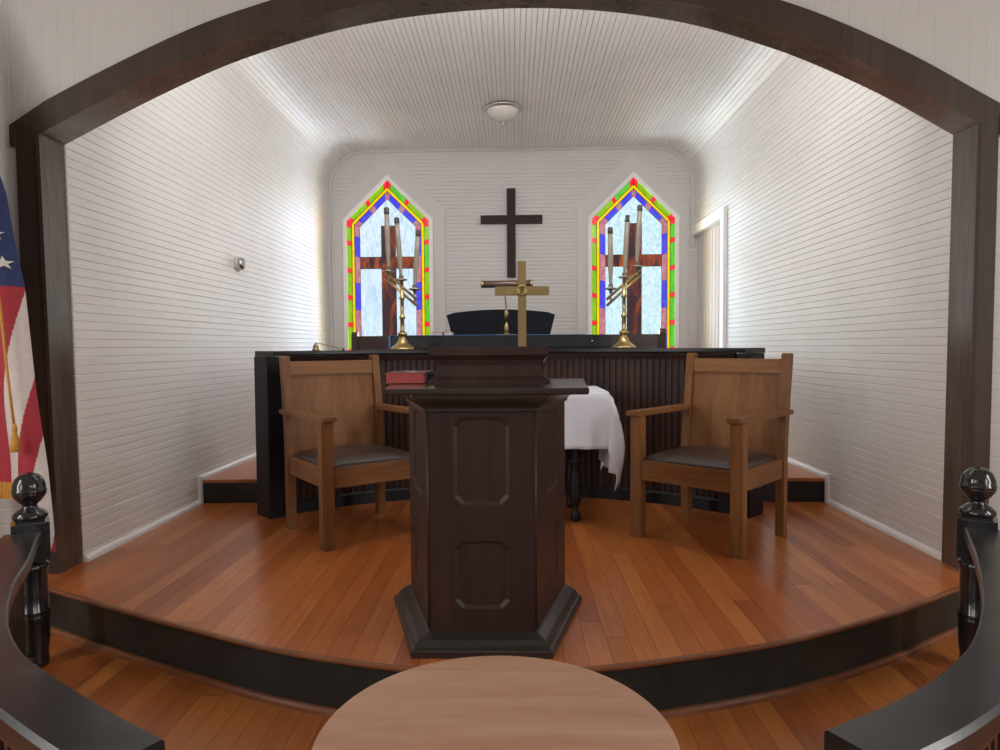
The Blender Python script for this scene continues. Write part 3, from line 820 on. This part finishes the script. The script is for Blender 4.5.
mb.build('medallion', M_['brass'], cr)
mb = MB(); mb.box((-.11, -.08, 0), (.11, .08, .035), .005); mb.box((-.08, -.058, .035), (.08, .058, .07), .005); mb.box((-.052, -.04, .07), (.052, .04, .10), .004); mb.build('stepped_base', M_['brasscross'], cr)

# ------------------------------------------------------------------ candelabra and candles
def candelabrum(label, base, cups, arm0, arm1, capt, labs, grp):
    bx, by, bz = base
    t = thing('candelabrum', label, 'candelabrum', base)
    mb = MB(); mb.lathe([(0, 0), (.086, 0), (.088, .006), (.084, .014), (.070, .026), (.050, .040), (.036, .058), (.027, .080), (.022, .096), (.030, .104), (.036, .112), (.034, .120), (.024, .128), (0, .128)], 36); mb.build('base', M_['brass'], t)
    topz = cups[1][1]-bz-.014
    mb = MB(); mb.lathe([(.020, .126), (.016, .14), (.015, .22), (.021, .226), (.022, .234), (.021, .242), (.014, .250), (.013, .36), (.020, .366), (.020, .378), (.013, .386), (.012, topz)], 24); mb.build('stem', M_['brass'], t)
    mb = MB()
    for dz in (-.022, .022):
        a = Vector((arm0[0]-bx, 0, arm0[1]-bz+dz)); b = Vector((arm1[0]-bx, 0, arm1[1]-bz+dz))
        mb.tube([a, b], .010, 12)
    mb.build('arm', M_['brass'], t)
    for i, (cx, cz) in enumerate(cups):
        mb = MB(); x = cx-bx; z_ = cz-bz
        mb.lathe([(.006, -.030), (.010, -.026), (.012, -.012), (.020, -.006), (.040, -.002), (.043, .003), (.040, .008), (.024, .010), (.017, .012), (.017, .034), (.013, .034), (.013, .014), (0, .014)], 28, (x, 0, z_))
        if i != 1:
            # post that carries the cup on the slanted arm
            f = (cx-arm0[0])/(arm1[0]-arm0[0]); za = arm0[1]+(arm1[1]-arm0[1])*f-bz
            mb.tube([(x, 0, za-.02), (x, 0, z_-.02)], .007, 10)
        mb.build('drip_cup', M_['pewter'], t)
    for (cx, cz), (tx, tz), lab in zip(cups, capt, labs):
        k = thing('taper_candle', lab, 'candle', (cx, by, cz+.0148), 0, grp)
        dx, L = tx-cx, tz-cz-.015
        mb = MB(); mb.tube([(0, 0, 0), (dx*.02, 0, L*.02), (dx*.045, 0, L*.045), (dx*.3, 0, L*.3), (dx*.62, 0, L*.62), (dx*.9, 0, L*.90)], [.0095, .0098, .0102, .018, .0185, .017], 16); mb.build('wax', M_['candle'], k)
        mb = MB(); mb.tube([(dx*.89, 0, L*.885), (dx*.9, 0, L*.90), (dx*.985, 0, L*.985), (dx, 0, L)], [.018, .0195, .0185, .010], 16); mb.build('cap', M_['tip'], k)
    return t
YC = 4.91
candelabrum('brass three-cup candelabrum sloping down to the right before the left window', (-.806, YC, CZ),
            [(-.899, 1.646), (-.810, 1.584), (-.714, 1.515)], (-.923, 1.621), (-.698, 1.421),
            [(-.910, 2.105), (-.838, 2.033), (-.682, 1.942)],
            ['tallest candle at the left end of the candelabrum before the left window', 'middle candle of the candelabrum before the left window', 'shortest candle at the right end of the candelabrum before the left window'], 'candles in the left candelabrum')
candelabrum('brass three-cup candelabrum sloping up to the right before the right window', (.789, YC, CZ),
            [(.694, 1.507), (.792, 1.588), (.879, 1.662)], (.665, 1.411), (.91, 1.631),
            [(.690, 1.948), (.814, 2.031), (.902, 2.102)],
            ['shortest candle at the left end of the candelabrum before the right window', 'middle candle of the candelabrum before the right window', 'tallest candle at the right end of the candelabrum before the right window'], 'candles in the right candelabrum')

# candle snuffer resting on the counter's left end
sn = thing('candle_snuffer', 'small brass candle snuffer with a thin rod on the left of the curved screen', 'snuffer', (-1.335, 4.56, CZ))
mb = MB(); mb.lathe([(0, 0), (.024, 0), (.026, .006), (.020, .010), (.018, .030), (.014, .040), (.006, .046), (.007, .054), (0, .058)], 22); mb.build('bell', M_['brassdark'], sn)
mb = MB(); mb.tube([(.004, 0, .052), (.08, .035, .033), (.168, .078, .008)], .0028, 8); mb.build('rod', M_['brassdark'], sn)
mb = MB(); mb.lathe([(0, 0), (.006, .002), (.008, .008), (.006, .014), (0, .016)], 14, (.168, .078, .0)); mb.build('rod_end', M_['tip'], sn)

# ------------------------------------------------------------------ organ with its lamp, runner and books
og = thing('organ', 'black organ console seen from behind with a tall curved music rack', 'organ', (-.10, 5.40, ZP))
ZO = 1.190-ZP
mb = MB(); mb.box((-.86, 0, .03), (.86, .62, ZO-.10), .008); mb.box((-.90, .02, 0), (.90, .60, .05), .006); mb.build('case', M_['organ'], og)
mb = MB(); mb.box((-.875, -.015, ZO-.10), (.872, .64, ZO), .010); mb.build('lid', M_['organ'], og)
mb = MB(); mb.lathe([(0, 0), (.008, .001), (.008, .006), (0, .008)], 16, (.715, -.015, ZO-.05), axis=(0, -1, 0)); mb.build('lock', M_['silver'], og)
mb = MB()   # rack, leaning back, top edge bowed
n = 16; F = []
yr = .34
for k in range(n+1):
    u = -1+2*k/n
    zt = ZO + .185+.034*(1-u*u)
    if k in (0, n): zt -= .012
    F.append((u, zt))
rr = []
for u, zt in F:
    xb = u*.410-.01; xt = u*.450-.01
    rr.append([(xb, yr, ZO), (xt, yr-.07, zt), (xt, yr-.088, zt), (xb, yr-.022, ZO)])
mb.rings(rr, smooth=False); mb.build('music_rack', M_['rack'], og)
rn = MB()
rn.box((-.87, -.02, 0), (.66, .06, .004), .001)
rn.box((-.895, -.02, -.10), (-.880, .30, .004), .002)
rn.box((-.895, -.02, 0.0), (-.86, .30, .005), .002)
o = rn.build('runner_cloth', M_['blue']); o.location = (-.10, 5.40, 1.1915)
tag(o, 'blue runner cloth laid along the front edge of the black organ', 'cloth')
for x, w_, c_, lab in ((-.66, .085, (.42, .13, .09), 'thin red songbook lying on the organ left of the music rack'), (-.565, .07, (.10, .24, .36), 'thin pale blue songbook lying against the music rack')):
    b_ = thing('songbook', lab, 'book', (x, 5.475, 1.1905), 0)
    mb = MB(); mb.box((0, 0, .0), (w_, .14, .0025), .0008); mb.box((0, 0, .0285), (w_, .14, .031), .0008); mb.box((0, .135, 0), (w_, .14, .031), .0008)
    mb.build('cover', plain('songbook_cover_%d' % int(x*100), c_, .5), b_)
    mb = MB(); mb.box((.003, .003, .0025), (w_-.003, .135, .0285)); mb.build('pages', M_['f_white'], b_)

lp = thing('music_lamp', 'brass music lamp with a horizontal tube shade standing on the organ', 'lamp', (-.062, 5.56, 1.190))
mb = MB(); mb.box((-.080, -.045, 0), (.080, .045, .012), .004); mb.lathe([(0, .012), (.026, .012), (.024, .02), (.018, .026), (0, .028)], 24); mb.build('base', M_['brassdark'], lp)
mb = MB(); mb.lathe([(.016, .02), (.020, .04), (.022, .06), (.018, .082), (.010, .098), (.006, .112)], 20); mb.build('stem', M_['brassdark'], lp)
mb = MB(); mb.lathe([(.006, .11), (.010, .135), (.018, .142), (.019, .19), (.016, .196), (.010, .205), (.004, .225)], 18); mb.build('joint', M_['brassdark'], lp)
mb = MB(); mb.tube([(0, 0, .215), (-.004, .005, .27), (-.012, .02, .34), (-.016, .03, .40)], .0048, 8); mb.build('arm', M_['tip'], lp)
mb = MB()
mb.tube([(-.190, .03, .420), (.205, .03, .424)], .029, 20); mb.build('shade', plain('bronze_shade', (.15, .105, .08), .35, metal=.7), lp)
for x in (-.205, .196):
    mb = MB(); mb.lathe([(0, -.004), (.024, -.002), (.033, .004), (.034, .016), (.030, .02), (0, .02)], 22, (x, .03, .422), axis=(1, 0, 0)); mb.build('end_cap', M_['brass'], lp)

# choir bench
bn = thing('choir_bench', 'long dark wooden bench seen from behind, under the two windows', 'bench', (-.06, 6.80, ZP))
mb = MB(); mb.box((-1.51, -.02, .42), (1.52, .025, 1.045), .006); mb.build('backrest', M_['bench'], bn)
for s, zz in ((-1, 1.085), (1, 1.10)):
    mb = MB(); P = [(-.03, 0), (.46, 0), (.46, .42), (.40, .46), (.10, .48), (.06, .62), (.035, zz-.03), (.02, zz), (-.02, zz), (-.04, zz-.03), (-.03, .5)]
    x0 = s*1.53-.03; rr = [[(x, y, z_) for y, z_ in P] for x in (x0-.0, x0+.06)]
    mb.rings(rr, smooth=False); mb.build('end_panel', M_['bench'], bn)
mb = MB(); mb.box((-1.5, .02, .39), (1.5, .43, .425), .006); mb.build('seat', M_['bench'], bn)

# ------------------------------------------------------------------ on the walls and ceiling
wc = thing('wall_cross', 'plain dark wooden cross hung on the white back wall', 'cross', (-.026, YB-.002, 1.94))
mb = MB(); mb.box((-.052, -.045, 0), (.052, -.004, 1.07), .003); mb.build('upright', M_['wcross'], wc)
mb = MB(); mb.box((-.370, -.049, .648), (.376, -.006, .748), .003); mb.build('crossbar', M_['wcross'], wc)

cl = thing('ceiling_light', 'frosted glass bowl ceiling light with nickel rim', 'lamp', (-.097, 6.86, HC))
mb = MB(); mb.lathe([(0, 0), (.150, 0), (.160, -.010), (.182, -.020), (.192, -.030), (.190, -.042), (.176, -.050), (.160, -.052), (0, -.050)], 48); mb.build('rim', M_['nickel'], cl)
mb = MB(); mb.lathe([(.160, -.045), (.158, -.060), (.146, -.085), (.122, -.112), (.090, -.136), (.055, -.153), (.022, -.162), (0, -.163)], 48); mb.build('glass_bowl', M_['bowl'], cl)
mb = MB(); mb.lathe([(0, -.158), (.026, -.162), (.026, -.168), (.012, -.174), (.017, -.184), (.017, -.192), (.008, -.202), (0, -.205)], 24); mb.build('finial', M_['nickel'], cl)

wf = thing('wall_fitting', 'small round silver fitting on the left boarded wall', 'fitting', (XLb-.016, 5.54, 1.79))
mb = MB(); mb.lathe([(0, 0), (.062, 0), (.062, .008), (.056, .014), (.03, .016), (0, .016)], 32, axis=(1, 0, 0)); mb.build('plate', M_['fitting'], wf)
mb = MB(); mb.lathe([(.048, .014), (.052, .02), (.050, .040), (.040, .052), (.02, .058), (0, .058)], 32, axis=(1, 0, 0)); mb.build('cap', M_['silver'], wf)
mb = MB(); mb.box((.05, -.012, -.03), (.066, .012, .03), .004); mb.build('latch', M_['fitting'], wf)

# ------------------------------------------------------------------ altar rails with newel posts
def altar_rail(label, newel, far_edge, s, dz):
    t = thing('altar_rail', label, 'rail', (newel[0], newel[1], ZL))
    ox, oy_ = newel
    RZ = .358-ZL+dz
    # newel
    nw = MB()
    up = lambda P: [(r, z+dz if z > .4 else z) for r, z in P]
    b = [(.0, 0), (.050, 0), (.052, .02), (.050, .06), (.056, .10), (.058, .20), (.060, .205), (.060, .215), (.057, .22), (.060, .226), (.060, .236), (.056, .242), (.056, .40), (.062, .406), (.062, .418), (.055, .424), (.050, .44)]
    nw.lathe(up(b), 28); nw.T = Matrix.Rotation(math.atan2(-newel[0], newel[1]), 4, 'Z'); nw.box((-.066, -.066, .425+dz), (.066, .066, .612+dz), .016); nw.T = Matrix.Identity(4); 
    nwo = nw.build('newel_post', M_['newel'], t)
    f = MB()
    f.lathe(up([(.040, .606), (.060, .610), (.064, .620), (.060, .632), (.048, .644), (.032, .654), (.026, .664), (.028, .670), (.044, .684), (.057, .704), (.062, .718), (.060, .721), (.063, .724), (.063, .730), (.060, .733), (.059, .752), (.050, .776), (.034, .792), (.016, .799), (0, .801)]), 36)
    f.build('finial', M_['newel'], nwo)
    path = [(v.x-ox, v.y-oy_) for v in lerp_curve([(*p, 0) for p in far_edge], 8)]
    if s > 0: path = path[::-1]
    # handrail: top flat, rounded nose; profile offset from the stage-side edge toward the nave
    sg = 1 if s < 0 else 1
    w_ = .135
    pr = [(0, RZ-.006), (-.006, RZ), (-w_+.010, RZ), (-w_, RZ-.010), (-w_, RZ-.045), (-w_+.015, RZ-.055), (-.015, RZ-.055), (0, RZ-.045)]
    mb = MB(); mb.sweep(path, pr); mb.build('handrail', M_['rail'], t)
    mid = -w_/2
    mb = MB(); mb.sweep(path, [(mid+.02, RZ-.055), (mid+.02, RZ-.13), (mid-.02, RZ-.13), (mid-.02, RZ-.055)]); mb.build('rail_apron', M_['slat'], t)
    mb = MB(); mb.sweep(path, [(mid+.03, .0), (mid+.03, .06), (mid-.03, .06), (mid-.03, .0)]); mb.build('bottom_rail', M_['slat'], t)
    # vertical slats
    P = [Vector((*p, 0)) for p in path]; L = [0]
    for a, b_ in zip(P, P[1:]): L.append(L[-1]+(b_-a).length)
    d = .05
    while d < L[-1]-.03:
        i = max(k for k in range(len(L)) if L[k] <= d); i = min(i, len(P)-2)
        dr_ = (P[i+1]-P[i]).normalized(); n_ = Vector((-dr_.y, dr_.x, 0)); p = P[i]+dr_*(d-L[i])+n_*mid
        ang = math.atan2(dr_.y, dr_.x)
        mb = MB(); mb.T = Matrix.Translation((p.x, p.y, 0)) @ Matrix.Rotation(ang, 4, 'Z')
        mb.box((-.014, -.009, .055), (.014, .009, RZ-.125), .003); mb.build('slat', M_['slat'], t)
        d += .048
    return t
altar_rail('curved black altar rail with ball-topped newel, on the flag side', (-2.0, 2.74), [(-1.925, 2.70), (-1.873, 2.60), (-1.715, 2.336), (-1.575, 2.075), (-1.393, 1.81), (-1.224, 1.626), (-1.09, 1.523), (-.867, 1.371), (-.666, 1.246)], -1, .006)
altar_rail('curved black altar rail with ball-topped newel, on the door side', (1.838, 2.72), [(1.772, 2.70), (1.73, 2.62), (1.572, 2.333), (1.346, 1.965), (1.146, 1.695), (.979, 1.527), (.787, 1.384), (.579, 1.264)], 1, .020)

# ------------------------------------------------------------------ round table in the gap of the rails
rt_ = thing('round_table', 'round worn brown wooden table in front of the pulpit', 'table', (-.036, 1.163, ZL))
ZR = .42-ZL
mb = MB(); mb.lathe([(0, ZR-.028), (.296, ZR-.028), (.310, ZR-.022), (.316, ZR-.012), (.315, ZR-.004), (.311, ZR-.0005), (.306, ZR), (0, ZR)], 96, smooth=False); mb.build('tabletop', M_['tabletop'], rt_)
mb = MB(); mb.lathe([(.24, ZR-.10), (.255, ZR-.095), (.255, ZR-.028), (.235, ZR-.028), (.235, ZR-.10)], 48); mb.build('apron', M_['tablerim'], rt_)
mb = MB(); mb.lathe([(.05, .14), (.075, .16), (.06, .20), (.035, .26), (.045, .34), (.05, .42), (.035, .47), (.06, .5), (.09, ZR-.06), (.1, ZR-.03)], 28); mb.build('pedestal', M_['tablerim'], rt_)
for k in range(3):
    a = PI/2+k*2*PI/3; d = Vector((math.cos(a), math.sin(a), 0))
    mb = MB(); mb.tube([d*.03+Vector((0, 0, .17)), d*.10+Vector((0, 0, .14)), d*.18+Vector((0, 0, .06)), d*.24+Vector((0, 0, .024))], [.03, .028, .024, .022], 12); mb.build('leg', M_['tablerim'], rt_)

# ------------------------------------------------------------------ flag on its pole
fl = thing('flag', 'furled flag of stars and stripes with gold fringe on a pole, left edge', 'flag', (-2.62, 2.99, ZL))
mb = MB(); mb.tube([(0, 0, .02), (0, 0, 2.75)], .016, 16); mb.build('pole', M_['pole'], fl)
mb = MB(); mb.lathe([(0, 0), (.16, 0), (.165, .02), (.12, .05), (.05, .07), (.03, .12), (.024, .16), (0, .16)], 32); mb.build('stand', M_['brassdark'], fl)
mb = MB(); mb.lathe([(.016, 2.74), (.03, 2.76), (.03, 2.775), (.014, 2.79), (.022, 2.83), (.014, 2.88), (0, 2.92)], 20); mb.build('finial', M_['brass'], fl)
# cloth hanging in folds: s runs across the gathered cloth (0 at the pole, 1 at the outer edge), z is height
ZTp, ZBt = 2.60, .44
def hem(s): return ZBt - (.22*min(1, (s-.80)/.15) if s > .80 else 0)
def flag_edge(z):   # reach of the outer edge from the pole
    pts = [(2.60, .03), (2.30, .17), (2.05, .31), (1.78, .402), (1.37, .487), (.93, .534), (.59, .585), (.385, .606), (.20, .620)]
    for (z1_, a), (z0_, b) in zip(pts, pts[1:]):
        if z <= z1_ and z >= z0_: return a+(b-a)*(z1_-z)/(z1_-z0_)
    return pts[-1][1]
def flag_pt(s, z):
    r = flag_edge(z); amp = .055*min(1, (ZTp-z)/.8)
    ph = s*6.2+(z-1.5)*.5
    return Vector((r*s, -.02-amp*math.sin(ph*1.6)-.05*s*min(1, (ZTp-z)), z-ZL))
def flag_col(s, z):
    X = flag_edge(z)*s - 2.62
    # canton at the top, stripes hang almost straight down, drifting to the pole as they fall
    if z > 1.375: return 2
    q = (X+2.195)*.953 + (.886-z)*.138
    k = -1
    for lo in (-.60, -.51, -.43, -.345, -.26, -.17, -.105, -.005, .085, .155, .26, .34):
        if q > lo: k += 1
    return k % 2
mb = MB(); nS, nZ = 250, 260; G = []
for j in range(nZ+1):
    G.append([mb.v(flag_pt(i/nS, ZTp+(hem(i/nS)-ZTp)*j/nZ)) for i in range(nS+1)])
for j in range(nZ):
    for i in range(nS): mb.face([G[j][i], G[j][i+1], G[j+1][i+1], G[j+1][i]], flag_col((i+.5)/nS, ZTp+(hem((i+.5)/nS)-ZTp)*(j+.5)/nZ), True)
fo = mb.build('cloth', [M_['f_red'], M_['f_white'], M_['f_blue']], fl)
sm = fo.modifiers.new('thick', 'SOLIDIFY'); sm.thickness = .004; sm.offset = 0
def star(c, s_, z_, r):
    mb = MB(); p = flag_pt(s_, z_); e = flag_pt(s_+.02, z_)-p; e.normalize(); up = Vector((0, 0, 1)); n_ = e.cross(up); n_.normalize()
    if n_.y > 0: n_ = -n_
    ring = []
    for k in range(10):
        a = PI/2+k*PI/5; rr_ = r if k % 2 == 0 else r*.4
        x_, zz = rr_*math.cos(a), rr_*math.sin(a)
        q = flag_pt(s_+x_/max(.2, flag_edge(z_)), z_+zz); ring.append(q+n_*.005)
    ce = mb.v(p+n_*.007); V = [mb.v(q) for q in ring]
    for k in range(10): mb.face([ce, V[k], V[(k+1) % 10]])
    mb.build('star', M_['star'], fo)
for s_, z_ in ((.91, 1.475), (.885, 1.60), (.86, 1.73), (.74, 1.50), (.70, 1.63), (.66, 1.76), (.56, 1.52), (.50, 1.66)): star(fo, s_, z_, .030)
mb = MB()   # gold fringe along the hem
nF = 60
top = [flag_pt(i/nF*.80, ZBt+.055) for i in range(nF+1)]
rr = []
for i, p in enumerate(top):
    rr.append([p+Vector((0, -.008, .012)), p+Vector((0, .004, .012)), p+Vector((0, .004+.004*(i % 2), -.062)), p+Vector((0, -.008-.004*(i % 2), -.062))])
mb.rings(rr, smooth=False); mb.build('fringe', M_['gold'], fl)
mb = MB()   # cord and tassel
cpts = [flag_pt(.905, 1.55), flag_pt(.90, 1.3), flag_pt(.90, 1.0), flag_pt(.895, .76)]
cpts = [Vector((0, -.03, 2.55-ZL)), Vector((.2, -.12, 2.1-ZL))] + [p+Vector((0, -.045, 0)) for p in cpts]
mb.tube(cpts, .0055, 8); mb.build('cord', M_['gold'], fl)
p = cpts[-1]
mb = MB(); mb.lathe([(.004, .03), (.009, .015), (.011, 0), (.008, -.010), (.013, -.025), (.017, -.06), (.019, -.09), (.016, -.092), (0, -.09)], 18, p); mb.build('tassel', M_['gold'], fl)

# ------------------------------------------------------------------ light
w = bpy.data.worlds.new('sky'); bpy.context.scene.world = w; w.use_nodes = True
bg = w.node_tree.nodes['Background']; bg.inputs[0].default_value = (.90, .96, 1.0, 1); bg.inputs[1].default_value = 1.05
def area(name, loc, target, sx, sy, power, col):
    l = bpy.data.lights.new(name, 'AREA'); l.shape = 'RECTANGLE'; l.size = sx; l.size_y = sy; l.energy = power; l.color = col
    o = bpy.data.objects.new(name, l); C.objects.link(o); o.location = loc
    o.rotation_euler = (Vector(target)-Vector(loc)).to_track_quat('-Z', 'Y').to_euler()
    return o
for i, y in enumerate((1.2, -1.3, -3.8)):
    area('daylight_left', (-NX+.02, y, 1.7), (0, y+.8, 1.5), 1.0, 2.2, 72, (1, .985, .96))
    area('daylight_right', (NX-.02, y, 1.7), (0, y+.8, 1.5), 1.0, 2.2, 72, (1, .985, .96))
area('chancel_fill', (0, 3.62, 3.22), (0, 6.9, 3.3), 3.0, .22, 50, (1, .985, .975))  # unseen fill added behind the arch header to brighten the chancel
area('daylight_garden', (0, 10.8, .8), (0, 8, .8), 1.9, 7.0, 720, (.93, .97, 1))

# ------------------------------------------------------------------ camera
cam = bpy.data.cameras.new('camera'); co = bpy.data.objects.new('camera', cam); C.objects.link(co)
fpx, p_, y_, r_ = 680.7, .0415, -.021, .0069
cam.sensor_width = 36; cam.sensor_fit = 'HORIZONTAL'; cam.lens = fpx/1000*36; cam.clip_start = .02; cam.clip_end = 100
f = Vector((math.sin(y_)*math.cos(p_), math.cos(y_)*math.cos(p_), -math.sin(p_)))
rg = Vector((math.cos(y_), -math.sin(y_), 0)); dn = f.cross(rg)
rr = rg*math.cos(r_)+dn*math.sin(r_); dd = -rg*math.sin(r_)+dn*math.cos(r_)
m = Matrix.Identity(4)
for i in range(3): m[i][0] = rr[i]; m[i][1] = -dd[i]; m[i][2] = -f[i]
m[0][3], m[1][3], m[2][3] = 0, 0, 1.1
co.matrix_world = m
sc = bpy.context.scene; sc.camera = co
sc.view_settings.view_transform = 'Standard'; sc.view_settings.look = 'None'
sc.view_settings.exposure = 0.10; sc.view_settings.gamma = 1; sc.view_settings.use_curve_mapping = False
sc.cycles.max_bounces = 10; sc.cycles.diffuse_bounces = 7; sc.cycles.use_denoising = True
